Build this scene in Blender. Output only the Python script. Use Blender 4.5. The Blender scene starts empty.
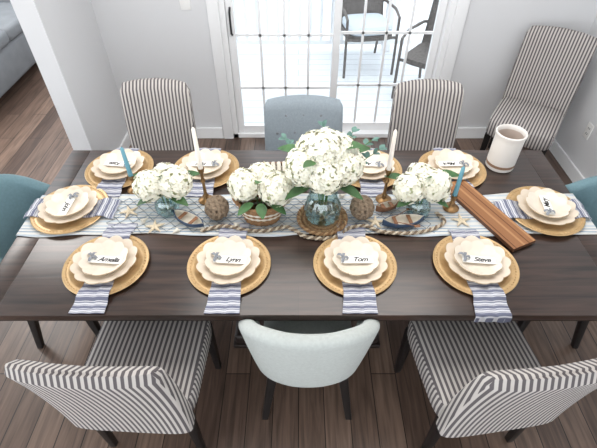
import bpy, bmesh, math, random
from mathutils import Vector, Matrix
random.seed(4)
S=bpy.context.scene
COL=S.collection
pi=math.pi

# ---------------------------------------------------------------- materials
def lin(c):
    c=c/255.0
    return c/12.92 if c<=0.04045 else ((c+0.055)/1.055)**2.4
def C(r,g,b): return (lin(r),lin(g),lin(b),1)

def newmat(name):
    m=bpy.data.materials.new(name); m.use_nodes=True
    nt=m.node_tree
    return m,nt,nt.nodes,nt.links,nt.nodes["Principled BSDF"]

def mat(name,col,rough=.5,metal=0,var=0,vscale=8,bump=0,bscale=60,stretch=(1,1,1),sheen=0,spec=None,sss=0):
    m,nt,N,L,P=newmat(name)
    P.inputs["Roughness"].default_value=rough
    P.inputs["Metallic"].default_value=metal
    P.inputs["Base Color"].default_value=col
    if spec is not None: P.inputs["Specular IOR Level"].default_value=spec
    if sheen: P.inputs["Sheen Weight"].default_value=sheen
    if sss:
        P.inputs["Subsurface Weight"].default_value=sss
        P.inputs["Subsurface Radius"].default_value=(.01,.008,.006)
    tc=N.new("ShaderNodeTexCoord"); mp=N.new("ShaderNodeMapping")
    mp.inputs["Scale"].default_value=stretch
    L.new(tc.outputs["Object"],mp.inputs["Vector"])
    n=N.new("ShaderNodeTexNoise"); n.inputs["Scale"].default_value=vscale; n.inputs["Detail"].default_value=4
    L.new(mp.outputs[0],n.inputs["Vector"])
    if var:
        r=N.new("ShaderNodeValToRGB")
        a=[max(0,c*(1-var)) for c in col[:3]]+[1]; b=[min(1,c*(1+var)) for c in col[:3]]+[1]
        r.color_ramp.elements[0].position=.3; r.color_ramp.elements[1].position=.7
        r.color_ramp.elements[0].color=a; r.color_ramp.elements[1].color=b
        L.new(n.outputs["Fac"],r.inputs["Fac"]); L.new(r.outputs[0],P.inputs["Base Color"])
    if bump:
        n2=N.new("ShaderNodeTexNoise"); n2.inputs["Scale"].default_value=bscale; n2.inputs["Detail"].default_value=3
        L.new(mp.outputs[0],n2.inputs["Vector"])
        bp=N.new("ShaderNodeBump"); bp.inputs["Strength"].default_value=bump; bp.inputs["Distance"].default_value=.01
        L.new(n2.outputs["Fac"],bp.inputs["Height"]); L.new(bp.outputs[0],P.inputs["Normal"])
    return m

def mathn(N,L,op,a,b=None):
    n=N.new("ShaderNodeMath"); n.operation=op
    for i,v in enumerate((a,b)):
        if v is None: continue
        if isinstance(v,(int,float)): n.inputs[i].default_value=v
        else: L.new(v,n.inputs[i])
    return n.outputs[0]

def stripes(name,c1,c2,period,duty=.5,axis=0,alt=None,rough=.85,soft=.06,pattern=None):
    m,nt,N,L,P=newmat(name)
    P.inputs["Roughness"].default_value=rough; P.inputs["Specular IOR Level"].default_value=.15
    tc=N.new("ShaderNodeTexCoord"); sp=N.new("ShaderNodeSeparateXYZ"); L.new(tc.outputs["Object"],sp.inputs[0])
    co=sp.outputs[axis]
    if alt is not None:
        sn=N.new("ShaderNodeSeparateXYZ"); L.new(tc.outputs["Normal"],sn.inputs[0])
        ab=mathn(N,L,'ABSOLUTE',sn.outputs[axis]); gt=mathn(N,L,'GREATER_THAN',ab,.8)
        mx=N.new("ShaderNodeMix"); L.new(gt,mx.inputs[0]); L.new(co,mx.inputs[2]); L.new(sp.outputs[alt],mx.inputs[3])
        co=mx.outputs[0]
    f=mathn(N,L,'FRACT',mathn(N,L,'ADD',mathn(N,L,'MULTIPLY',co,1/period),100.25))
    r=N.new("ShaderNodeValToRGB"); e=r.color_ramp.elements
    if pattern:
        r.color_ramp.interpolation='CONSTANT'
        e[0].position=0; e[0].color=pattern[0][1]; e[1].position=pattern[1][0]; e[1].color=pattern[1][1]
        for p,c in pattern[2:]:
            q=e.new(p); q.color=c
    else:
        e[0].position=duty-soft; e[0].color=c1; e[1].position=duty; e[1].color=c2
        q=e.new(1-soft); q.color=c2; q=e.new(1.0); q.color=c1
    L.new(f,r.inputs[0])
    n=N.new("ShaderNodeTexNoise"); n.inputs["Scale"].default_value=350; L.new(tc.outputs["Object"],n.inputs["Vector"])
    bp=N.new("ShaderNodeBump"); bp.inputs["Strength"].default_value=.25; bp.inputs["Distance"].default_value=.003
    L.new(n.outputs[0],bp.inputs["Height"]); L.new(bp.outputs[0],P.inputs["Normal"])
    L.new(r.outputs[0],P.inputs["Base Color"])
    return m

def glassmat(name,tint,refl=.08):
    m,nt,N,L,P=newmat(name); N.remove(P)
    out=N["Material Output"]
    t=N.new("ShaderNodeBsdfTransparent"); t.inputs[0].default_value=tint
    g=N.new("ShaderNodeBsdfGlossy"); g.inputs["Roughness"].default_value=.04
    lw=N.new("ShaderNodeLayerWeight"); lw.inputs[0].default_value=.25
    k=mathn(N,L,'ADD',mathn(N,L,'MULTIPLY',lw.outputs["Facing"],.5),refl)
    mx=N.new("ShaderNodeMixShader"); L.new(k,mx.inputs[0]); L.new(t.outputs[0],mx.inputs[1]); L.new(g.outputs[0],mx.inputs[2])
    L.new(mx.outputs[0],out.inputs[0])
    return m

def planks(name,w,l,cols,mortar,rot,rough=.45,mort=.004,grain=.5,gs=2.2,coat=0):
    m,nt,N,L,P=newmat(name)
    tc=N.new("ShaderNodeTexCoord"); mp=N.new("ShaderNodeMapping"); mp.inputs["Rotation"].default_value=(0,0,rot)
    L.new(tc.outputs["Object"],mp.inputs["Vector"])
    b=N.new("ShaderNodeTexBrick"); b.inputs["Scale"].default_value=1
    b.inputs["Brick Width"].default_value=l; b.inputs["Row Height"].default_value=w
    b.inputs["Mortar Size"].default_value=mort; b.inputs["Mortar Smooth"].default_value=.2
    b.inputs["Color1"].default_value=cols[0]; b.inputs["Color2"].default_value=cols[1]; b.inputs["Mortar"].default_value=mortar
    b.offset=.37; L.new(mp.outputs[0],b.inputs["Vector"])
    m2=N.new("ShaderNodeMapping"); m2.inputs["Scale"].default_value=(1.6,22,1); L.new(mp.outputs[0],m2.inputs["Vector"])
    n=N.new("ShaderNodeTexNoise"); n.inputs["Scale"].default_value=gs; n.inputs["Detail"].default_value=8; n.inputs["Distortion"].default_value=.6
    L.new(m2.outputs[0],n.inputs["Vector"])
    r=N.new("ShaderNodeValToRGB"); r.color_ramp.elements[0].position=.3; r.color_ramp.elements[1].position=.72
    k=1-grain; r.color_ramp.elements[0].color=(k,k,k,1); r.color_ramp.elements[1].color=(1+grain*.6,)*3+(1,)
    L.new(n.outputs[0],r.inputs[0])
    mx=N.new("ShaderNodeMix"); mx.data_type='RGBA'; mx.blend_type='MULTIPLY'; mx.inputs[0].default_value=1
    L.new(b.outputs["Color"],mx.inputs[6]); L.new(r.outputs[0],mx.inputs[7]); L.new(mx.outputs[2],P.inputs["Base Color"])
    P.inputs["Roughness"].default_value=rough
    if coat: P.inputs["Coat Weight"].default_value=coat; P.inputs["Coat Roughness"].default_value=.2
    bp=N.new("ShaderNodeBump"); bp.inputs["Strength"].default_value=.15; bp.inputs["Distance"].default_value=.004
    L.new(n.outputs[0],bp.inputs["Height"]); L.new(bp.outputs[0],P.inputs["Normal"])
    return m

M={}
M['wall']=mat("wall_paint",C(220,221,223),.8,bump=.05,bscale=200)
M['white']=mat("white_trim_paint",C(244,245,246),.45)
M['ceil']=mat("ceiling_paint",C(240,240,240),.9)
M['floor']=planks("dark_hardwood",.125,1.1,(C(128,106,92),C(84,67,58)),C(34,27,24),pi/2,rough=.36,mort=.0025,grain=.45)
M['table']=planks("espresso_wood",.18,6,(C(66,48,40),C(55,40,33)),C(34,25,21),0,rough=.3,mort=.0006,grain=.8,gs=1.5,coat=.35)
M['tabled']=mat("espresso_base",C(40,31,28),.45,var=.2)
M['black']=mat("black_leg_wood",C(26,24,24),.35)
M['stripe']=stripes("taupe_stripe_fabric",C(102,97,99),C(198,193,188),.0205,.5,0,alt=1)
M['pale']=mat("pale_blue_linen",C(190,196,193),.9,var=.06,vscale=90,bump=.25,bscale=400,sheen=.1)
M['bluegray']=mat("bluegray_linen",C(146,157,165),.9,var=.06,vscale=90,bump=.25,bscale=400,sheen=.1)
M['teal']=mat("teal_linen",C(110,140,149),.9,var=.06,vscale=90,bump=.25,bscale=400,sheen=.1)
M['gold']=mat("gold_charger",C(200,168,122),.36,.35,var=.12,vscale=40)
M['cream']=mat("cream_stoneware",C(226,213,195),.3,var=.05,vscale=20)
M['cream2']=mat("cream_stoneware_inner",C(232,221,205),.3,var=.05,vscale=20)
M['edge']=mat("tan_glaze_edge",C(204,182,150),.35)
g=C(118,122,142); w=C(212,213,218)
M['napkin']=stripes("striped_napkin_cloth",w,g,.032,axis=1,pattern=[(0,w),(.18,g),(.30,w),(.40,g),(.78,w),(.86,g),(.94,w)])
M['card']=mat("card_paper",C(248,246,240),.8)
M['ink']=mat("ink",C(30,28,32),.6)
M['ribbon']=mat("gray_ribbon",C(136,140,146),.7)
b1=C(132,154,176); b2=C(216,216,212); b3=C(190,200,208)
M['runner']=stripes("runner_cloth",b2,b1,.09,axis=1,pattern=[(0,b2),(.2,b3),(.34,b2),(.5,b1),(.56,b2),(.7,b1),(.76,b2),(.88,b3)])
M['petal']=mat("hydrangea_petal",C(243,241,224),.7,var=.05,vscale=40,sss=.12)
M['core']=mat("hydrangea_core",C(212,217,176),.8,var=.1,vscale=60)
M['leaf']=mat("leaf_green",C(66,104,60),.55,var=.3,vscale=30)
M['euc']=mat("eucalyptus_leaf",C(96,132,122),.6,var=.25,vscale=30)
M['stem']=mat("green_stem",C(88,120,66),.6)
M['glass']=glassmat("clear_vase_glass",(.80,.92,.93,1),.14)
M['pane']=glassmat("window_glass",(.97,.99,1,1),.02)
M['brass']=mat("antique_brass",C(150,118,80),.35,.8,var=.25,vscale=40)
M['waxw']=mat("white_wax",C(246,238,228),.45,sss=.2)
M['waxt']=mat("teal_wax",C(110,165,182),.45,sss=.1)
M['rope']=mat("jute_rope",C(140,122,102),.9,var=.35,vscale=120,bump=.6,bscale=300)
M['cord']=mat("natural_cord",C(208,194,172),.9,var=.2,vscale=120,bump=.4,bscale=300)
M['wicker2']=mat("rattan_weave",C(186,152,112),.7,var=.3,vscale=140,bump=.5,bscale=250)
M['wicker3']=mat("rattan_weave_dark",C(150,114,78),.7,var=.3,vscale=140,bump=.5,bscale=250)
M['net']=mat("net_twine",C(112,124,132),.9)
M['navy']=mat("navy_paint",C(48,70,98),.5,var=.15)
M['boatw']=mat("boat_white",C(222,216,202),.6,var=.1,vscale=50)
M['boatwood']=mat("boat_wood",C(134,94,66),.55,var=.3,vscale=30,stretch=(1,8,8))
M['star']=mat("starfish_shell",C(232,216,188),.85,var=.15,vscale=120,bump=.6,bscale=250)
M['crock']=mat("white_crock",C(234,230,225),.4)
M['crockband']=mat("tan_band",C(150,116,92),.6)
M['ceramic_in']=mat("crock_inside",C(204,190,180),.5)
wa=C(150,106,74); wb=C(176,132,94); wc=C(104,68,48)
M['board']=stripes("striped_hardwood",wa,wb,.13,axis=0,rough=.45,pattern=[(0,wa),(.18,wb),(.27,wa),(.42,wc),(.46,wa),(.62,wb),(.70,wa),(.86,wc),(.9,wa)])
M['boardside']=mat("board_side",C(96,62,42),.5)
M['sofa']=mat("gray_sofa_fabric",C(132,136,140),.9,bump=.3,bscale=200,var=.08)
M['plate_plastic']=mat("outlet_plastic",C(240,240,238),.4)
M['dark']=mat("dark_slot",C(40,40,42),.5)
M['wicker']=mat("wicker",C(104,98,94),.7,var=.4,vscale=90,bump=.6,bscale=200)
M['cushion']=mat("outdoor_cushion",C(200,208,216),.9)
M['deck']=planks("deck_boards",.14,4,(C(230,233,236),C(225,229,233)),C(188,193,198),0,rough=.7,mort=.005,grain=.04)
M['siding']=stripes("neighbor_siding",C(190,194,198),C(222,224,226),.15,.12,2)
M['snow']=mat("ground_snow",C(225,229,233),.9,var=.05,vscale=1)
M['red']=mat("red_fabric",C(170,60,62),.8)

# ---------------------------------------------------------------- mesh helpers
def finish(name,bm,mats,parent=None,loc=(0,0,0),rot=0,smooth=True,angle=35):
    bmesh.ops.recalc_face_normals(bm,faces=bm.faces)
    me=bpy.data.meshes.new(name); bm.to_mesh(me); bm.free()
    for k in mats: me.materials.append(M[k])
    for p in me.polygons: p.use_smooth=smooth
    if smooth and hasattr(me,'set_sharp_from_angle'): me.set_sharp_from_angle(angle=math.radians(angle))
    return put(name,me,parent,loc,rot)
def put(name,me,parent=None,loc=(0,0,0),rot=0):
    o=bpy.data.objects.new(name,me); COL.objects.link(o)
    o.location=loc; o.rotation_euler=(0,0,rot)
    if parent: o.parent=parent
    return o
def group(name,loc=(0,0,0),rot=0):
    e=bpy.data.objects.new(name,None); COL.objects.link(e); e.location=loc; e.rotation_euler=(0,0,rot); e.empty_display_size=.1
    return e

def loft(bm,rings,mi=0,cap=True,closed=True,matfn=None):
    V=[[bm.verts.new(p) for p in r] for r in rings]
    n=len(rings[0])
    for i in range(len(V)-1):
        for j in range(n if closed else n-1):
            k=(j+1)%n
            f=bm.faces.new((V[i][j],V[i][k],V[i+1][k],V[i+1][j])); f.material_index=matfn(i,j) if matfn else mi
    if cap:
        f=bm.faces.new(V[0][::-1]); f.material_index=matfn(0,0) if matfn else mi
        f=bm.faces.new(V[-1]); f.material_index=matfn(len(V)-2,0) if matfn else mi
    return V
def rr(w,d,z,cx=0,cy=0,n=40,p=5,zf=None):
    out=[]
    for i in range(n):
        a=2*pi*i/n; c,s=math.cos(a),math.sin(a)
        x=abs(c)**(2/p)*(1 if c>=0 else -1)*w/2; y=abs(s)**(2/p)*(1 if s>=0 else -1)*d/2
        out.append(Vector((cx+x,cy+y,z+(zf(x,y) if zf else 0))))
    return out
def box(bm,x0,x1,y0,y1,z0,z1,mi=0,bev=0,rotz=0,c=None):
    r=bmesh.ops.create_cube(bm,size=1)
    vs=r['verts']
    bmesh.ops.scale(bm,vec=(x1-x0,y1-y0,z1-z0),verts=vs)
    bmesh.ops.translate(bm,vec=((x0+x1)/2,(y0+y1)/2,(z0+z1)/2),verts=vs)
    fs=set(f for v in vs for f in v.link_faces)
    for f in fs: f.material_index=mi
    if bev:
        es=set(e for v in vs for e in v.link_edges)
        r2=bmesh.ops.bevel(bm,geom=list(es)+list(vs),offset=bev,segments=3,profile=.5,affect='EDGES',clamp_overlap=True)
        for f in r2['faces']: f.material_index=mi
def lathe(bm,prof,n=32,mi=0,c=(0,0,0),rf=None,matfn=None,zf=None):
    rings=[]
    for (r,z) in prof:
        ring=[]
        for i in range(n):
            a=2*pi*i/n
            q=r*(rf(a,r,z) if rf else 1)
            ring.append(Vector((c[0]+q*math.cos(a),c[1]+q*math.sin(a),c[2]+z+(zf(a,r) if zf else 0))))
        rings.append(ring)
    return loft(bm,rings,mi,True,True,matfn)
def tube(bm,pts,rad,n=10,mi=0,closed=False):
    pts=[Vector(p) for p in pts]; rings=[]; m=len(pts)
    up=Vector((0,0,1)); prev=None
    for i,p in enumerate(pts):
        if closed: t=pts[(i+1)%m]-pts[i-1]
        else: t=pts[min(i+1,m-1)]-pts[max(i-1,0)]
        t.normalize()
        if prev is None:
            a=up if abs(t.dot(up))<.9 else Vector((1,0,0))
            u=t.cross(a).normalized()
        else:
            u=(prev-t*prev.dot(t)).normalized()
        prev=u; v=t.cross(u)
        r=rad[i] if isinstance(rad,(list,tuple)) else rad
        rings.append([p+u*r*math.cos(2*pi*k/n)+v*r*math.sin(2*pi*k/n) for k in range(n)])
    if closed:
        V=[[bm.verts.new(q) for q in r] for r in rings]
        for i in range(m):
            for j in range(n):
                a=V[i];b=V[(i+1)%m]
                f=bm.faces.new((a[j],a[(j+1)%n],b[(j+1)%n],b[j])); f.material_index=mi
    else: loft(bm,rings,mi)
def ball(bm,c,r,mi=0,sub=2,sc=(1,1,1)):
    q=bmesh.ops.create_icosphere(bm,subdivisions=sub,radius=r)
    bmesh.ops.scale(bm,vec=sc,verts=q['verts'])
    bmesh.ops.translate(bm,vec=c,verts=q['verts'])
    for v in q['verts']:
        for f in v.link_faces: f.material_index=mi
def twist(bm,path,rad,pitch,mi=(0,0),strands=2):
    L=0; acc=[0]
    for a,b in zip(path,path[1:]): L+=(b-a).length; acc.append(L)
    for s in range(strands):
        pts=[]
        for i,p in enumerate(path):
            t=(path[min(i+1,len(path)-1)]-path[max(i-1,0)]).normalized()
            u=t.cross(Vector((0,0,1))).normalized(); v=u.cross(t)
            a=2*pi*acc[i]/pitch+2*pi*s/strands
            pts.append(p+(u*math.cos(a)+v*math.sin(a))*rad*.55)
        tube(bm,pts,rad*.6,6,mi[s%len(mi)])

# ---------------------------------------------------------------- room
XL,XR,YB=-1.46,2.14,3.31
H=2.6
def simple(name,boxes,mk,bev=0):
    bm=bmesh.new()
    for b in boxes: box(bm,*b,bev=bev)
    return finish(name,bm,[mk],smooth=False)
bm=bmesh.new(); box(bm,-4.6,XR+.12,-2.5,YB+.12,-.1,0); box(bm,-4.6,XL-.065,YB+.12,5.6,-.1,0); finish("floor",bm,['floor'],smooth=False)
simple("ceiling",[(-4.6,XR+.12,-2.5,YB+.12,H,H+.1)],'ceil')
DX0,DX1,DZ=-.57,1.12,2.06
simple("wall_back",[(XL,DX0,YB,YB+.12,0,H),(DX1,XR+.12,YB,YB+.12,0,H),(DX0,DX1,YB,YB+.12,DZ,H)],'wall')
simple("wall_right",[(XR,XR+.12,-2.5,YB,0,H)],'wall')
simple("wall_left",[(XL-.13,XL,2.6,5.6,0,H)],'wall')
simple("wall_far",[(-4.6,XL-.13,5.5,5.6,0,H)],'wall')
def baseb(name,x0,x1,y0,y1):
    simple(name,[(x0,x1,y0,y1,0,.105)],'white',bev=.004)
baseb("baseboard_back",XL+.016,DX0-.085,YB-.016,YB-.0005)
baseb("baseboard_back_right",DX1+.085,XR-.016,YB-.016,YB-.0005)
baseb("baseboard_right",XR-.016,XR-.0005,-2.5,YB)
baseb("baseboard_left",XL+.0005,XL+.016,2.6,YB)
baseb("baseboard_left_end",XL-.13,XL+.016,2.584,2.5995)
# door casing
bm=bmesh.new()
box(bm,DX0-.08,DX0+.005,YB-.022,YB-.0005,0,DZ+.08,bev=.005)
box(bm,DX1-.005,DX1+.08,YB-.022,YB-.0005,0,DZ+.08,bev=.005)
box(bm,DX0-.08,DX1+.08,YB-.022,YB-.0005,DZ,DZ+.08,bev=.005)
finish("trim_1",bm,['white'])
# sliding patio door
dg=group("door_1",(0,0,0))
bm=bmesh.new()
box(bm,DX0,DX0+.045,YB,YB+.12,.0,DZ); box(bm,DX1-.045,DX1,YB,YB+.12,0,DZ)
box(bm,DX0,DX1,YB,YB+.12,0,.035); box(bm,DX0,DX1,YB,YB+.12,DZ-.04,DZ)
finish("frame",bm,['white'],dg,smooth=False)
XM=.285
def panel(n,x0,x1,y):
    bm=bmesh.new(); st=.055
    box(bm,x0,x0+st,y,y+.04,.035,DZ-.04,bev=.003); box(bm,x1-st,x1,y,y+.04,.035,DZ-.04,bev=.003)
    box(bm,x0+st,x1-st,y,y+.04,.035,.035+.07); box(bm,x0+st,x1-st,y,y+.04,DZ-.12,DZ-.04)
    gx0,gx1=x0+st,x1-st
    for k in (1,2,3):
        x=gx0+(gx1-gx0)*k/4; box(bm,x-.009,x+.009,y+.012,y+.028,.1,DZ-.1)
    for k in range(1,5):
        z=.03+.42*k; box(bm,gx0,gx1,y+.012,y+.028,z-.009,z+.009)
    finish("sash_%d"%n,bm,['white'],dg,smooth=False)
    bm=bmesh.new(); box(bm,gx0-.005,gx1+.005,y+.018,y+.022,.10,DZ-.11); finish("glass_%d"%n,bm,['pane'],dg,smooth=False)
panel(1,DX0+.047,XM+.028,YB+.02); panel(2,XM-.028,DX1-.047,YB+.068)
bm=bmesh.new()
tube(bm,[(DX0+.078,YB+.02,.88),(DX0+.078,YB-.02,.90),(DX0+.078,YB-.02,1.05),(DX0+.078,YB+.02,1.07)],.008); finish("handle",bm,['dark'],dg)

def outlet(name,loc,axis):
    bm=bmesh.new()
    if axis=='x':
        box(bm,-.006,0,-.036,.036,-.058,.058,bev=.002)
        for z in (-.022,.022):
            for y in (-.008,.008): box(bm,-.0075,-.0055,y-.002,y+.002,z-.006,z+.006,mi=1)
    else:
        box(bm,-.036,.036,-.006,0,-.058,.058,bev=.002); box(bm,-.012,.012,-.010,-.005,-.025,.025)
    finish(name,bm,['plate_plastic','dark'],loc=loc)
outlet("wall_outlet",(XR-.0005,2.81,.38),'x')
outlet("light_switch",(-.80,YB-.0005,1.12),'y')

# ---------------------------------------------------------------- outside
bm=bmesh.new(); box(bm,XL,3.6,YB+.12,5.4,-.18,-.05); finish("deck",bm,['deck'],smooth=False)
bm=bmesh.new(); box(bm,-14,16,5.6,24,-1.3,-1.2); finish("snowy_ground",bm,['snow'],smooth=False)
bm=bmesh.new()
box(bm,XL+.02,3.6,5.27,5.33,.84,.9); box(bm,XL+.02,3.6,5.275,5.325,.03,.08)
x=XL+.1
while x<3.55:
    box(bm,x-.018,x+.018,5.282,5.318,.08,.84); x+=.125
for x in (XL+.06,1.05,3.55): box(bm,x-.05,x+.05,5.25,5.35,-.05,1.0,bev=.006)
finish("deck_railing",bm,['white'],smooth=False)
bm=bmesh.new(); box(bm,-6,12,17,20,-1.2,5); finish("neighbor_house",bm,['siding'],smooth=False)

def patio_chair(loc,rot,cush):
    g=group("patio_chair",loc,rot)
    bm=bmesh.new()
    for sx in (-1,1):
        tube(bm,[(sx*.27,.25,0),(sx*.27,.24,.6),(sx*.27,.1,.64),(sx*.27,-.22,.62),(sx*.26,-.3,.6)],.014)
        tube(bm,[(sx*.25,-.34,0),(sx*.25,-.24,.42),(sx*.24,-.34,.9)],.014)
    tube(bm,[(-.24,-.34,.9),(0,-.37,.93),(.24,-.34,.9)],.014)
    tube(bm,[(-.27,.24,.4),(.27,.24,.4)],.014)
    finish("frame",bm,['wicker'],g)
    bm=bmesh.new(); loft(bm,[rr(.5,.5,z) for z in (.38,.40,.42,.43)])
    loft(bm,[rr(.48,.025,z,0,-.235-(z-.42)*.22,p=4) for z in (.42,.55,.7,.85,.9)])
    finish("woven_seat",bm,['wicker'],g)
    if cush:
        bm=bmesh.new(); loft(bm,[rr(.44,.44,.432,0,.02),rr(.47,.47,.45,0,.02),rr(.47,.47,.49,0,.02),rr(.42,.42,.51,0,.02)])
        finish("cushion",bm,['cushion'],g)
patio_chair((1.32,4.15,-.049),2.5,False)
patio_chair((.72,4.85,-.049),3.3,True)

# ---------------------------------------------------------------- adjacent room sofa
g=group("gray_sofa",(-3.25,4.35,0),0)
bm=bmesh.new()
box(bm,-.45,.42,-1.0,1.0,.08,.42,bev=.04); box(bm,.0,.45,-1.0,-.8,.08,.62,bev=.06)
box(bm,-.45,.45,-1.05,-.82,.08,.64,bev=.06); box(bm,-.45,.45,.82,1.05,.08,.64,bev=.06); box(bm,-.5,-.25,-1.05,1.05,.08,.85,bev=.07)
box(bm,-.24,.44,-.8,0,.42,.55,bev=.04); box(bm,-.24,.44,.01,.8,.42,.55,bev=.04)
for sx in (-.4,.38):
    for sy in (-.95,.95): box(bm,sx-.025,sx+.025,sy-.025,sy+.025,0,.09,mi=1)
finish("body",bm,['sofa','black'],g)
bm=bmesh.new(); loft(bm,[rr(.3,.02,0),rr(.36,.1,.03),rr(.38,.13,.2),rr(.36,.1,.36),rr(.3,.02,.39)])
o=finish("throw_pillow",bm,['red'],g,loc=(.15,-.62,.56),rot=.5)

# ---------------------------------------------------------------- table
TX0,TX1,TY0,TY1,TZ=-1.235,1.325,.94,2.01,.76
tg=group("dining_table",(0,0,0))
bm=bmesh.new()
for a,b in ((TX0,TX0+.10),(TX0+.1005,TX1-.1005),(TX1-.10,TX1)):
    box(bm,a,b,TY0,TY1,TZ-.032,TZ,bev=.002)
box(bm,TX0+.006,TX1-.006,TY0+.006,TY1-.006,TZ-.045,TZ-.0325,mi=1)
finish("tabletop",bm,['table','tabled'],tg)
bm=bmesh.new()
for y in (TY0+.07,TY1-.095): box(bm,TX0+.12,TX1-.12,y,y+.025,TZ-.12,TZ-.046)
for x in (TX0+.12,TX1-.145): box(bm,x,x+.025,TY0+.07,TY1-.07,TZ-.12,TZ-.046)
finish("apron",bm,['tabled'],tg)
bm=bmesh.new()
my=(TY0+TY1)/2
for x in (-.30,.39):
    box(bm,x-.05,x+.05,my-.09,my+.09,.09,.66,bev=.01)
    box(bm,x-.04,x+.04,my-.22,my+.32,.02,.1,bev=.02)
    box(bm,x-.05,x+.05,my-.34,my+.34,.62,.714,bev=.01)
    for q in (-.19,.29): box(bm,x-.05,x+.05,my+q-.04,my+q+.04,0,.03,bev=.005)
box(bm,-.30,.39,my-.03,my+.03,.2,.3,bev=.008)
finish("pedestal",bm,['tabled'],tg)

# ---------------------------------------------------------------- chairs
def leg(bm,top,bot,w0=.045,w1=.028,mi=0):
    rings=[]
    for t in (0,.5,1):
        x=bot[0]+(top[0]-bot[0])*t; y=bot[1]+(top[1]-bot[1])*t; z=bot[2]+(top[2]-bot[2])*t
        w=w1+(w0-w1)*t; rings.append(rr(w,w,z,x,y,n=16,p=8))
    loft(bm,rings,mi)
def parsons(mk,loc,rot,W=.47,HH=1.0,tuft=False,recl=1.0,rleg=-.25,wt=0):
    g=group("upholstered_dining_chair" if tuft else "striped_dining_chair",loc,rot)
    bm=bmesh.new()
    cr=lambda x,y:.018*(1-(2*x/W)**2)*(1-(2*y/.48)**2)
    loft(bm,[rr(W-.03,.45,.37,p=6),rr(W,.48,.385,p=6),rr(W+.005,.485,.43,p=6),rr(W,.48,.478,p=6),rr(W-.02,.46,.492,p=6,zf=cr),rr(W-.12,.34,.493,p=4,zf=cr),rr(W-.3,.15,.494,p=3,zf=cr)])
    finish("seat",bm,[mk],g,angle=50)
    bm=bmesh.new(); rings=[]
    n=16
    for i in range(n+1):
        t=i/n; z=.375+t*(HH-.375); 
        y=-.235-recl*(.05*t+.06*t*t); th=.088-.018*t; w=W+.005-wt*t+.01*math.sin(t*pi)
        e=max(0,(t-.93)/.07); th*=math.sqrt(max(.06,1-e*e*.95)); w-=.035*e*e
        rings.append(rr(w,th,z,0,y,n=56,p=5,zf=(lambda x,y,t=t:(.018*t)*(1-(2*x/W)**2))))
        for v in rings[-1]: v.y+=.03*t*(2*v.x/W)**2
    loft(bm,rings)
    finish("back",bm,[mk],g,angle=60)
    bm=bmesh.new()
    for s in (-1,1):
        leg(bm,(s*(W/2-.035),.2,.38),(s*(W/2-.03),.205,0)); leg(bm,(s*(W/2-.035),-.2,.38),(s*(W/2-.03),rleg,0))
    finish("legs",bm,['black'],g)
    if tuft:
        bm=bmesh.new()
        for r_,z in enumerate((.58,.68,.78)):
            for k in range(4 if r_%2 else 3):
                x=(k-(1.5 if r_%2 else 1))*.105; t=(z-.375)/(HH-.375)
                y=-.235-recl*(.05*t+.06*t*t)+(.088-.018*t)/2+.03*t*(2*x/W)**2
                ball(bm,(x,y,z),.010,mi=1,sc=(1,.5,1))
        finish("buttons",bm,[mk,'sofa'],g)
    return g
def barrel(mk,loc,rot,top=.84,drop=.20):
    g=group("barrel_dining_chair",loc,rot)
    bm=bmesh.new(); rings=[]; n=40; pm=math.radians(98)
    for i in range(n+1):
        ph=-pm+2*pm*i/n; q=abs(ph)/pm
        zt=top-drop*max(0,(q-.25)/.75)**1.6
        endth=math.sqrt(max(.1,1-max(0,(q-.93)/.07)**2))
        th=.062*endth; sec=[]
        def P(rad,z):
            t=(z-.34)/(top-.34)
            a=.215+.08*t**.8+rad; b=.165+.085*t**.9+rad
            sn=math.sin(ph); cs=math.cos(ph)
            return Vector((a*abs(sn)**.85*(1 if sn>=0 else -1),-b*(abs(cs)**.85)*(1 if cs>=0 else -1),z))
        zs=[.355+(zt-.03-.355)*k/8 for k in range(9)]
        for z in zs: sec.append(P(0 if z>.36 else -.014,z))
        for k in range(1,7):
            a=pi*k/7; sec.append(P(-th/2+th/2*math.cos(a),zt-.03+.03*math.sin(a)))
        for z in zs[::-1]: sec.append(P(-th,z))
        rings.append(sec)
    loft(bm,rings); finish("back",bm,[mk],g,angle=60)
    bm=bmesh.new()
    cr=lambda x,y:.02*(1-(2*x/.46)**2)
    loft(bm,[rr(.36,.36,.335,0,.06,p=3),rr(.38,.38,.35,0,.065,p=3),rr(.39,.38,.42,0,.07,p=3),rr(.39,.38,.46,0,.07,p=3),rr(.36,.36,.485,0,.07,p=3),rr(.2,.2,.49,0,.07,p=3,zf=cr)])
    finish("seat",bm,[mk],g,angle=60)
    bm=bmesh.new()
    for s in (-1,1):
        leg(bm,(s*.15,.18,.345),(s*.20,.23,0),.045,.028); leg(bm,(s*.15,-.08,.36),(s*.20,-.13,0),.045,.03)
    finish("legs",bm,['black'],g)
    return g
R=math.radians
parsons('stripe',(-.635,.945,0),R(-3),HH=.93,recl=.9,rleg=-.20,wt=.0)
parsons('stripe',(.745,.945,0),R(8),HH=.93,recl=.9,rleg=-.20,wt=.0)
barrel('pale',(.04,1.01,0),R(0))
parsons('stripe',(-.84,2.09,0),R(180),W=.40,HH=.95)
parsons('stripe',(.765,2.09,0),R(180),W=.40,HH=.945)
parsons('bluegray',(.03,2.06,0),R(180),W=.46,HH=.86,tuft=True)
parsons('stripe',(1.66,2.84,0),R(180-33),W=.45,HH=.98)
barrel('teal',(-1.27,1.46,0),R(-90),top=.88,drop=.14)
barrel('teal',(1.37,1.46,0),R(90),top=.88,drop=.14)

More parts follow.
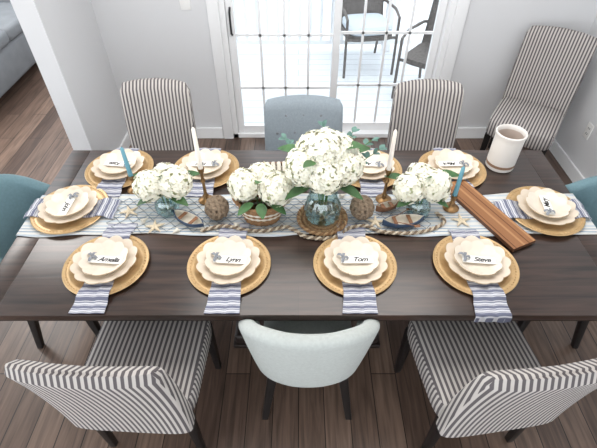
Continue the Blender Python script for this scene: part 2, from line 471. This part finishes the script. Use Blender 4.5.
# ---------------------------------------------------------------- runner
bm=bmesh.new()
def rz(x,y): return TZ+.0035+.0015*math.sin(x*23+y*9)
ys=[1.355+.275*k/14 for k in range(15)]
rows=[]
def wob(x): return .008*math.sin(x*7)+.005*math.sin(x*19+1)
for d in (.16,.1,.05,.015): rows.append([Vector((TX0-.008-.003*math.sin(y*50)*1,y+wob(TX0),TZ-d)) for y in ys])
for k in range(121):
    x=TX0-.003+(TX1-TX0+.006)*k/120; rows.append([Vector((x,y+wob(x),rz(x,y))) for y in ys])
for d in (.015,.05,.1,.16): rows.append([Vector((TX1+.008+.003*math.sin(y*50),y+wob(TX1),TZ-d)) for y in ys])
loft(bm,rows,cap=False,closed=False)
o=finish("table_runner",bm,['runner']); 
sm=o.modifiers.new("s",'SOLIDIFY'); sm.thickness=.0015; sm.offset=1

# ---------------------------------------------------------------- place settings
def build(name,fn,mats,angle=40):
    bm=bmesh.new(); fn(bm); bmesh.ops.recalc_face_normals(bm,faces=bm.faces)
    me=bpy.data.meshes.new(name); bm.to_mesh(me); bm.free()
    for k in mats: me.materials.append(M[k])
    for p in me.polygons: p.use_smooth=True
    me.set_sharp_from_angle(angle=R(angle)); return me
def f_ch(bm):
    lathe(bm,[(.001,0),(.12,0),(.168,.009),(.171,.012),(.168,.0145),(.163,.0135),(.150,.0115),(.146,.0125),(.142,.011),(.125,.006),(.118,.0045),(.001,.0045)],72)
    for k in range(64):
        a=2*pi*k/64; ball(bm,(.1565*math.cos(a),.1565*math.sin(a),.0125),.004,sub=1)
me_ch=build("charger",f_ch,['gold'])
def scallop(Rr,flat,h,n):
    def fn(bm):
        rf=lambda a,r,z:1+ (max(0,(r-flat*.8))/(Rr-flat*.8))*.085*(abs(math.cos(n*a/2))-.55)
        zf=lambda a,r:.007*max(0,(r-flat*.8)/(Rr-flat*.8))*(abs(math.cos(n*a/2))-.5)
        prof=[(.001,0),(flat*.9,0)]
        for k in range(1,7):
            t=k/6; prof.append((flat*.9+(Rr-flat*.9)*t,h*t**1.3))
        prof.append((Rr-.001,h+.003))
        for k in range(5,-1,-1):
            t=k/6; prof.append((flat*.9+(Rr-flat*.9)*t-.001,h*t**1.3+.004))
        prof+= [(flat*.5,.0035),(.001,.0035)]
        lathe(bm,prof,n*14,rf=rf,zf=zf,matfn=lambda i,j:1 if i in (6,7) else 0)
    return fn
me_p1=build("plate",scallop(.127,.085,.021,12),['cream','edge'],60)
me_p2=build("plate2",scallop(.093,.058,.024,10),['cream2','edge'],60)
hp=[(0,.006),(.115,.0065),(.13,.011),(.145,.0175),(.174,.0175),(.184,.009),(.195,.003),(.3,.003)]
def hz(y):
    y=abs(y)
    for (a,za),(b,zb) in zip(hp,hp[1:]):
        if a<=y<=b: return za+(zb-za)*(y-a)/(b-a)
    return .003
def f_nap(y0,y1,lift=0,drape=0):
    def fn(bm):
        def row(y,z,q,yo=0):
            w=.056+.010*q; ring=[]; m=20
            fold=lambda x:.0015*math.sin(x*120+y*12)+(.0022 if x>w*.25 else 0)
            for k in range(m+1):
                x=-w+2*w*k/m
                if yo: ring.append(Vector((x,y-.003-fold(x),z)))
                else: ring.append(Vector((x+.002*math.sin(y*30),y,z+.0035+fold(x))))
            for k in range(m,-1,-1):
                x=-w+2*w*k/m
                ring.append(Vector((x,y,z)) if yo else Vector((x+.002*math.sin(y*30),y,z)))
            return ring
        rows=[]
        if drape:
            for d in (drape,drape*.66,drape*.33,.006): rows.append(row(y0-.004,-d,1.1,1))
        n=60
        for i in range(n+1):
            y=y0+(y1-y0)*i/n; rows.append(row(y,hz(y)+(lift if y>.19 else 0),(y/.24)**2))
        loft(bm,rows)
    return fn
me_n=build("nap",f_nap(-.240,.235,.0035),['napkin'],60)
me_nd=build("napd",f_nap(-.2475,.20,.0,.03),['napkin'],60)
me_nb=build("napb",f_nap(-.165,.225,.0035),['napkin'],60)
me_ne=build("nape",f_nap(-.190,.215),['napkin'],60)
def f_card(bm):
    box(bm,-.066,.066,-.019,.019,0,.0015)
me_card=build("card",f_card,['card'])
def f_rib(bm):
    ball(bm,(0,0,.006),.006,sub=2,sc=(1,1,.8))
    for s,a0,ln in ((1,1.2,.024),(-1,1.0,.024),(1,2.2,.03),(-1,2.5,.02)):
        L=[]
        for k in range(9):
            t=k/8; r=ln*t; p=(r*math.cos(a0)*s,r*math.sin(a0)*s,.006+.008*math.sin(t*pi))
            wd=.002+.004*math.sin(min(1,t*1.2)*pi*.6)
            nx,ny=-math.sin(a0)*wd,math.cos(a0)*wd
            L.append([Vector((p[0]+nx,p[1]+ny,p[2]+.001)),Vector((p[0]-nx,p[1]-ny,p[2]+.001)),Vector((p[0]-nx,p[1]-ny,p[2]-.001)),Vector((p[0]+nx,p[1]+ny,p[2]-.001))])
        loft(bm,L)
me_rib=build("rib",f_rib,['ribbon'])
def textmesh(s):
    cu=bpy.data.curves.new("t",'FONT'); cu.body=s; cu.size=.033; cu.shear=.4; cu.align_x='CENTER'; cu.align_y='CENTER'; cu.extrude=.0003; cu.offset=.0007; cu.space_character=.92
    o=bpy.data.objects.new("t",cu); COL.objects.link(o); bpy.context.view_layer.update()
    me=bpy.data.meshes.new_from_object(o); bpy.data.objects.remove(o); me.materials.clear(); me.materials.append(M['ink']); return me
def setting(x,y,rot,nm,nap,zoff=0):
    z=TZ+zoff+.0006
    put("charger_plate",me_ch,None,(x,y,z),rot)
    put("striped_napkin",nap,None,(x,y,z),rot)
    put("scalloped_dinner_plate",me_p1,None,(x,y,z+.0145),rot+random.uniform(-.2,.2))
    put("scalloped_salad_plate",me_p2,None,(x,y,z+.021),rot+random.uniform(-.3,.3))
    g=group("name_card",(x,y,z+.036),rot+random.uniform(-.15,.05))
    put("card",me_card,g,(.006,-.002,0))
    put("lettering",textmesh(nm),g,(.018,-.002,.0018))
    put("ribbon",me_rib,g,(-.048,.004,.001),.3)
for x,nm in ((-.787,"Amelia"),(-.284,"Lynn"),(.231,"Tom"),(.725,"Steve")): setting(x,1.185,0,nm,me_nd if nm=="Steve" else me_n)
for x,nm in ((-.922,"Kate"),(-.477,"Paul"),(.362,"Anna"),(.791,"Mark")): setting(x,1.832,pi,nm,me_nb)
setting(-1.056,1.515,-pi/2,"John",me_ne,.0065); setting(1.135,1.505,pi/2,"Mary",me_ne,.0065)

# ---------------------------------------------------------------- flowers
def bloom(bm,c,Rr,n=150,mi=0,mcore=1):
    c=Vector(c); ball(bm,c,Rr*.9,mi=mcore,sub=3)
    ga=pi*(3-math.sqrt(5))
    for i in range(n):
        z=1-2*(i+.5)/n; r=math.sqrt(1-z*z); a=ga*i+random.uniform(-.15,.15)
        d=Vector((r*math.cos(a),r*math.sin(a),z)).normalized()
        t=d.cross(Vector((0,0,1)) if abs(d.z)<.9 else Vector((1,0,0))).normalized(); b=d.cross(t)
        d2=(d+t*random.uniform(-.3,.3)+b*random.uniform(-.3,.3)).normalized()
        t=(t-d2*t.dot(d2)).normalized(); b=d2.cross(t)
        p=c+d*Rr*random.uniform(.92,1.07); s=random.uniform(.0135,.0175); a0=random.uniform(0,pi/2)
        for k in range(4):
            aa=a0+k*pi/2; u=t*math.cos(aa)+b*math.sin(aa); v=-t*math.sin(aa)+b*math.cos(aa)
            P=[p,p+u*s*.45+v*s*.44+d2*s*.10,p+u*s*.9+v*s*.32+d2*s*.12,p+u*s*1.02+d2*s*.06,p+u*s*.9-v*s*.32+d2*s*.12,p+u*s*.45-v*s*.44+d2*s*.10]
            f=bm.faces.new([bm.verts.new(q) for q in P]); f.material_index=mi
def leafm(bm,base,direc,L,W,mi,droop=.3):
    base=Vector(base); d=Vector(direc).normalized(); side=d.cross(Vector((0,0,1))).normalized(); up=side.cross(d)
    rows=[]
    for k in range(8):
        t=k/7; w=W*math.sin(pi*min(.98,t*.93+.05))**.8; c=base+d*L*t-Vector((0,0,1))*droop*L*t*t
        rows.append([c+side*w+up*w*.25,c,c-side*w+up*w*.25])
    loft(bm,rows,mi,cap=False,closed=False)
def vase(g,prof,c,ribs=0):
    bm=bmesh.new()
    rf=(lambda a,r,z:1+.04*math.cos(ribs*a)) if ribs else None
    inner=[(max(.001,r-.003),z+ (.006 if i==0 else 0)) for i,(r,z) in enumerate(prof)]
    lathe(bm,[(.001,0)]+prof+inner[::-1]+[(.001,.006)],56,c=c,rf=rf)
    finish("glass_vase",bm,['glass'],g)
def arrangement(name,loc,prof,blooms,leaves,ribs=0,euc=0,basket=False):
    g=group(name,loc)
    if basket:
        bm=bmesh.new(); nr=9
        for k in range(nr):
            t=k/(nr-1); ax=.075+.028*t; ay=.055+.012*t
            pts=[(ax*math.cos(2*pi*q/40)*(1+.02*(-1)**(q+k)),ay*math.sin(2*pi*q/40)*(1+.03*(-1)**(q+k)),.007+.0115*k) for q in range(40)]
            tube(bm,pts,.0072,6,1 if k in (3,5) else 0,closed=True)
        loft(bm,[rr(.14,.10,.001,p=2.2),rr(.15,.11,.010,p=2.2)])
        for s in (-1,1):
            tube(bm,[(s*.10,-.03,.10),(s*.118,-.02,.125),(s*.122,0,.132),(s*.118,.02,.125),(s*.10,.03,.10)],.005,8,0)
        finish("woven_basket",bm,['wicker3','boatw'],g)
    else: vase(g,prof,(0,0,0),ribs)
    bm=bmesh.new()
    for c,r in blooms: bloom(bm,c,r,int(200*(r/.075)**2))
    finish("blooms",bm,['petal','core'],g,smooth=False)
    bm=bmesh.new()
    for c,r in blooms:
        c=Vector(c); b=Vector((c.x*.1,c.y*.1,.012)); m=Vector((c.x*.25,c.y*.25,prof[-1][1]))
        tube(bm,[b,m,c],.003,6,0)
    for b,d,L_,W_ in leaves: leafm(bm,b,d,L_,W_,1)
    for k in range(euc):
        a=euc_dirs[k]; p=Vector((0,0,prof[-1][1])); pts=[p]; d=Vector(a).normalized()
        for j in range(9):
            pts.append(pts[-1]+d*.034); d=(d+Vector((random.uniform(-.1,.1),random.uniform(-.1,.1),-.03))).normalized()
        tube(bm,pts,.0018,5,0)
        for j in range(4,10):
            for s in (-1,1):
                q=Vector((random.uniform(-1,1),random.uniform(-1,1),.3+random.uniform(-.3,.3)))
                leafm(bm,pts[j],d*.5+q,.035,.012,2,.1)
    finish("foliage",bm,['stem','leaf','euc'],g)
    return g
rz0=TZ+.0065
# round woven tray under the centrepiece
bm=bmesh.new()
loft(bm,[[Vector((r*math.cos(2*pi*k/48),r*math.sin(2*pi*k/48),z)) for k in range(48)] for r,z in ((.104,0),(.104,.002))],mi=1)
for q in range(11):
    r=.012+.0088*q; n=max(16,int(r*600)); n+=n%2
    tube(bm,[(r*math.cos(2*pi*k/n),r*math.sin(2*pi*k/n),.0045+.0016*(-1)**(k+q)) for k in range(n)],.0036,5,q%2,closed=True)
for k in range(32):
    a=2*pi*k/32; tube(bm,[(r*math.cos(a),r*math.sin(a),.0055+.0014*math.sin(r*700+k)) for r in [.02+.0088*j*.5 for j in range(19)]],.0018,5,0)
ring=[Vector((.107*math.cos(2*pi*k/140),.107*math.sin(2*pi*k/140),.010)) for k in range(141)]
twist(bm,ring,.009,.03,(0,1))
finish("woven_rattan_tray",bm,['wicker2','wicker3'],loc=(.107,1.455,rz0))
euc_dirs=[(.55,.55,.75),(.35,.75,.6),(-.6,.6,.5),(.75,.35,.55),(-.1,.8,.75)]
arrangement("hydrangea_centerpiece",(.107,1.455,rz0+.010),[(.05,0),(.072,.015),(.08,.05),(.076,.09),(.058,.125),(.062,.145)],
  [((0,.03,.345),.082),((-.08,.01,.275),.080),((.08,.02,.275),.080),((.0,-.025,.265),.078),((0,.09,.27),.08),((-.04,.06,.33),.07),((.06,.05,.325),.07)],
  [((.05,-.02,.20),(1,-.3,-.1),.12,.03),((-.05,-.02,.20),(-1,-.3,-.1),.12,.03),((.08,.06,.3),(1,.3,.4),.13,.035),((-.08,.06,.3),(-1,.3,.4),.13,.032),((.07,.02,.36),(1,-.1,.5),.09,.028),((-.04,-.05,.34),(-.7,-.6,.4),.07,.022)],ribs=14,euc=5)
sm=[(.034,0),(.05,.012),(.056,.04),(.05,.07),(.038,.085),(.042,.095)]
LV=[((.03,-.02,.11),(1,-.4,-.0),.09,.025),((-.03,-.02,.11),(-1,-.4,-.0),.09,.025),((.06,.05,.15),(1,.5,.3),.11,.028),((-.07,.05,.15),(-1,.6,.2),.10,.026),((0,.0,.20),(.2,-.4,.6),.05,.016)]
arrangement("hydrangea_vase",(-.60,1.505,rz0),sm,[((-.058,.01,.145),.066),((.055,.02,.155),.071),((0,.08,.14),.06)],LV)
arrangement("hydrangea_vase",(.545,1.495,rz0),sm,[((-.058,.01,.14),.066),((.055,.015,.15),.068),((0,.07,.155),.06)],LV+[((.05,.05,.17),(1,.1,.3),.13,.03)])
arrangement("hydrangea_basket",(-.165,1.465,rz0),[(.05,0),(.055,.02),(.062,.11)],[((-.072,.03,.165),.067),((.070,.01,.16),.074),((0,.085,.17),.062)],
  [((.0,-.04,.12),(.2,-1,-.1),.07,.024),((-.03,-.04,.12),(-.9,-.6,-.1),.08,.024),((.04,-.04,.12),(1,-.5,-.1),.08,.024),((0,0,.21),(-.1,-.6,.5),.05,.018)],basket=True)

# ---------------------------------------------------------------- candles
def candle(x,y,hold,top,wax,rot=0,z0=rz0):
    g=group("candlestick",(x,y,z0))
    bm=bmesh.new(); h=hold
    prof=[(.001,0),(.036,0),(.038,.004),(.03,.01),(.014,.016),(.009,.024),(.014,.032),(.008,.042),(.0065,h*.55),(.012,h*.62),(.007,h*.7),(.007,h-.03),(.013,h-.02),(.016,h-.004),(.016,h),(.0125,h),(.0125,h-.012),(.001,h-.012)]
    lathe(bm,prof,28); finish("holder",bm,['brass'],g)
    bm=bmesh.new(); lathe(bm,[(.001,h-.0115),(.0105,h-.0115),(.0112,h),(.0085,top-.012),(.004,top-.003),(.001,top)],20)
    tube(bm,[(0,0,top-.002),(.001,0,top+.008)],.001,6,1)
    finish("taper_candle",bm,[wax,'dark'],g)
candle(-.437,1.585,.19,.40,'waxw'); candle(.405,1.59,.18,.385,'waxw')
candle(-.80,1.67,.09,.25,'waxt',z0=TZ+.0005); candle(.71,1.53,.08,.24,'waxt')

# ---------------------------------------------------------------- rope knot balls
def f_rope(bm):
    Rr=.045; ball(bm,(0,0,0),.039,sub=3)
    for ax in range(3):
        for off in (-.023,0,.023):
            rad=math.sqrt(Rr*Rr-off*off)*(1.0+.03*ax); pts=[]
            for k in range(28):
                a=2*pi*k/28; u,v=rad*math.cos(a),rad*math.sin(a)
                w_=off*(1+.15*math.sin(2*a))
                pts.append(((u,v,w_),(u,w_,v),(w_,u,v))[ax])
            tube(bm,pts,.0102,8,closed=True)
me_r=build("rope",f_rope,['rope'],60)
for x,y in ((-.366,1.47),(.285,1.47)): 
    o=put("rope_knot_ball",me_r,None,(x,y,rz0+.0565),.4)

# ---------------------------------------------------------------- boats
def boat(loc,rot,L_,hull,rim,oars):
    g=group("model_rowboat",loc,rot); bm=bmesh.new(); rings=[]
    n=24
    for i in range(n+1):
        t=-1+2*i/n; w=max(.0015,L_*.19*(1-abs(t)**2.6)); sh=.010*t*t; hgt=.036+sh; x=L_/2*t; kz=.012*abs(t)**3
        sec=[]
        for k in range(9):
            a=pi*k/8; sec.append(Vector((x,-w*math.cos(a)*(1 if k in(0,8) else 1),hgt-(hgt-kz)*math.sin(a)**.7)))
        for k in range(8,-1,-1):
            a=pi*k/8; sec.append(Vector((x*.97,-max(.001,w-.004)*math.cos(a),hgt-(hgt-kz-.005)*math.sin(a)**.7)))
        rings.append(sec)
    loft(bm,rings,matfn=lambda i,j:(1 if j in (0,7,8,17) else (0 if j<8 else 2)))
    for x in (-L_*.2,L_*.15): box(bm,x-.008,x+.008,-L_*.165,L_*.165,.030,.033,mi=3)
    if oars:
        for s in (-1,1):
            tube(bm,[(-.05,s*.01,.040),(.03,s*.05,.042)],.002,6,3); box(bm,.03,.055,s*.055-.007,s*.055+.007,.041,.043,mi=3)
    finish("hull",bm,[hull,rim,'boatw','boatwood'],g)
boat((-.49,1.425,rz0),R(-32),.18,'boatw','navy',False)
boat((.465,1.415,rz0),R(8),.19,'navy','navy',True)
boat((.41,1.515,rz0),R(20),.12,'boatwood','boatwood',False)

# ---------------------------------------------------------------- fishing net over the runner
bm=bmesh.new(); st=.028; x0,x1,y0,y1=-.86,.62,1.37,1.60
nx=int((x1-x0)/st); ny=int((y1-y0)/st)
def pp(i,j):
    x=x0+i*st; y=y0+j*st+.006*math.sin(i*.7); return (x+.004*math.sin(j*2+i),y,rz0+.0025+.0015*math.sin(i*1.3+j))
for i in range(nx):
    for j in range(ny):
        if (i+j)%2==0: tube(bm,[pp(i,j),pp(i+1,j+1)],.0012,4)
        else: tube(bm,[pp(i+1,j),pp(i,j+1)],.0012,4)
finish("fishing_net",bm,['net'])

# ---------------------------------------------------------------- loose rope
def cat(P,n):
    out=[]
    for i in range(len(P)-1):
        p0=Vector(P[max(0,i-1)]);p1=Vector(P[i]);p2=Vector(P[i+1]);p3=Vector(P[min(len(P)-1,i+2)])
        for k in range(n):
            t=k/n; out.append(.5*((2*p1)+(p2-p0)*t+(2*p0-5*p1+4*p2-p3)*t*t+(3*p1-p0-3*p2+p3)*t**3))
    return out
bm=bmesh.new()
gp=cat([(-.43,1.37,0),(-.33,1.40,0),(-.23,1.374,0),(-.14,1.372,0),(-.06,1.395,0),(-.02,1.375,0),(.03,1.338,0),(.11,1.326,0),(.18,1.345,0),(.225,1.388,0),(.30,1.40,0),(.36,1.366,0),(.48,1.355,0),(.58,1.378,0),(.655,1.43,0),(.63,1.49,0)],26)
gp=[p+Vector((0,0,(rz0 if p.y>1.35 else TZ+.003)+.009 )) for p in gp]
twist(bm,gp,.0085,.034,(0,1))
finish("twisted_rope",bm,['cord','rope'])
# small shells
def f_shell(bm):
    rings=[]
    for k in range(14):
        t=k/13; a=t*pi*4; r=.011*(1-t)+.001
        rings.append([Vector((t*.034+0,r*math.cos(2*pi*q/12)*(1+.12*math.sin(a*2)),.011+r*math.sin(2*pi*q/12)*(1+.12*math.sin(a*2)))) for q in range(12)])
    loft(bm,rings)
me_sh=build("shell",f_shell,['boatw'],60)
for x,y,r in ((-.70,1.425,1.0),(-.27,1.395,2.2),(-.53,1.375,4.0),(.20,1.60,.6),(.52,1.60,2.5)):
    put("seashell",me_sh,None,(x,y,rz0),r)

# ---------------------------------------------------------------- starfish
def f_star(bm):
    rings=[]; n=60
    for q,zz in ((1.0,0),(1.0,.002),(.75,.007),(.4,.011),(.1,.013)):
        ring=[]
        for i in range(n):
            a=2*pi*i/n; u=abs(((a/(2*pi)*5)%1)-.5)*2
            r=.048*(.30+.70*u**2.2)
            ring.append(Vector((r*q*math.cos(a),r*q*math.sin(a),zz*(.5+.5*(1-u*.3)))))
        rings.append(ring)
    loft(bm,rings)
me_s=build("star",f_star,['star'],60)
for x,y,r in ((.735,1.44,.3),(.345,1.43,.2),(.29,1.595,.2),(-.64,1.40,.5),(-.27,1.60,.5),(-.78,1.50,.8)):
    put("starfish",me_s,None,(x,y,rz0+.003),r)

# ---------------------------------------------------------------- slatted crate
g=group("wooden_crate",(-.07,1.74,TZ+.0006),R(4)); bm=bmesh.new()
for s in (-1,1):
    for k in range(3): box(bm,-.11,.11,s*.05-.004,s*.05+.004,.006+k*.027,.026+k*.027,mi=k%2,bev=.001)
    for k in range(3): box(bm,s*.106-.004,s*.106+.004,-.046,.046,.006+k*.027,.026+k*.027,mi=k%2,bev=.001)
    for t in (-1,1): box(bm,s*.097-.006,s*.097+.006,t*.04-.006,t*.04+.006,0,.09,mi=0)
box(bm,-.1,.1,-.045,.045,.002,.006)
finish("slats",bm,['boatwood','boatw'],g)
bm=bmesh.new()
for k in range(7):
    x=-.08+k*.027; tube(bm,[(x,-.04,.075+.01*(k%2)),(x,0,.095+.01*(k%2)),(x,.04,.08)],.011,8,0)
finish("rolled_linens",bm,['boatw'],g)

# ---------------------------------------------------------------- crock, board
bm=bmesh.new()
pr=[(.001,0),(.066,0),(.07,.004),(.0705,.02),(.0705,.035),(.071,.15),(.0715,.165),(.072,.185),(.075,.19),(.075,.202),(.07,.205),(.066,.2),(.064,.18),(.064,.012),(.001,.012)]
lathe(bm,pr,48,matfn=lambda i,j:(1 if i==3 else (2 if i>11 else 0)))
finish("utensil_crock",bm,['crock','crockband','ceramic_in'],loc=(1.05,1.87,TZ+.0006))
bm=bmesh.new(); box(bm,-.062,.062,-.235,.235,0,.018)
for f in bm.faces: f.material_index=0 if f.normal.z>.5 else 1
o=finish("cutting_board",bm,['board','boardside'],loc=(.858,1.49,TZ+.0075),rot=math.atan2(.196,.42),smooth=False)

# ---------------------------------------------------------------- light
W=bpy.data.worlds.new("World"); S.world=W; W.use_nodes=True
bg=W.node_tree.nodes["Background"]; bg.inputs[0].default_value=(.93,.965,1,1); bg.inputs[1].default_value=2.6
def area(name,loc,rot,sx,sy,e,col=(1,1,1)):
    l=bpy.data.lights.new(name,'AREA'); l.shape='RECTANGLE'; l.size=sx; l.size_y=sy; l.energy=e; l.color=col
    o=bpy.data.objects.new(name,l); COL.objects.link(o); o.location=loc; o.rotation_euler=rot
area("added_overhead_fill",(.2,1.75,2.57),(0,0,0),2.4,1.0,40,(1,.97,.94))  # fill added overhead to brighten table and back walls, not a known fixture
area("added_overhead_fill",(-3,3.2,2.57),(0,0,0),1,1,40,(1,.97,.93))  # unseen fill added to lift the adjacent room, no lamp known there

cam=bpy.data.cameras.new("camera"); cam.sensor_width=36; cam.lens=36*440/597; cam.clip_start=.02
co=bpy.data.objects.new("camera",cam); COL.objects.link(co); co.location=(0,0,2.14); co.rotation_euler=(R(46),0,0)
S.camera=co
S.view_settings.view_transform='Standard'
S.view_settings.look='None'
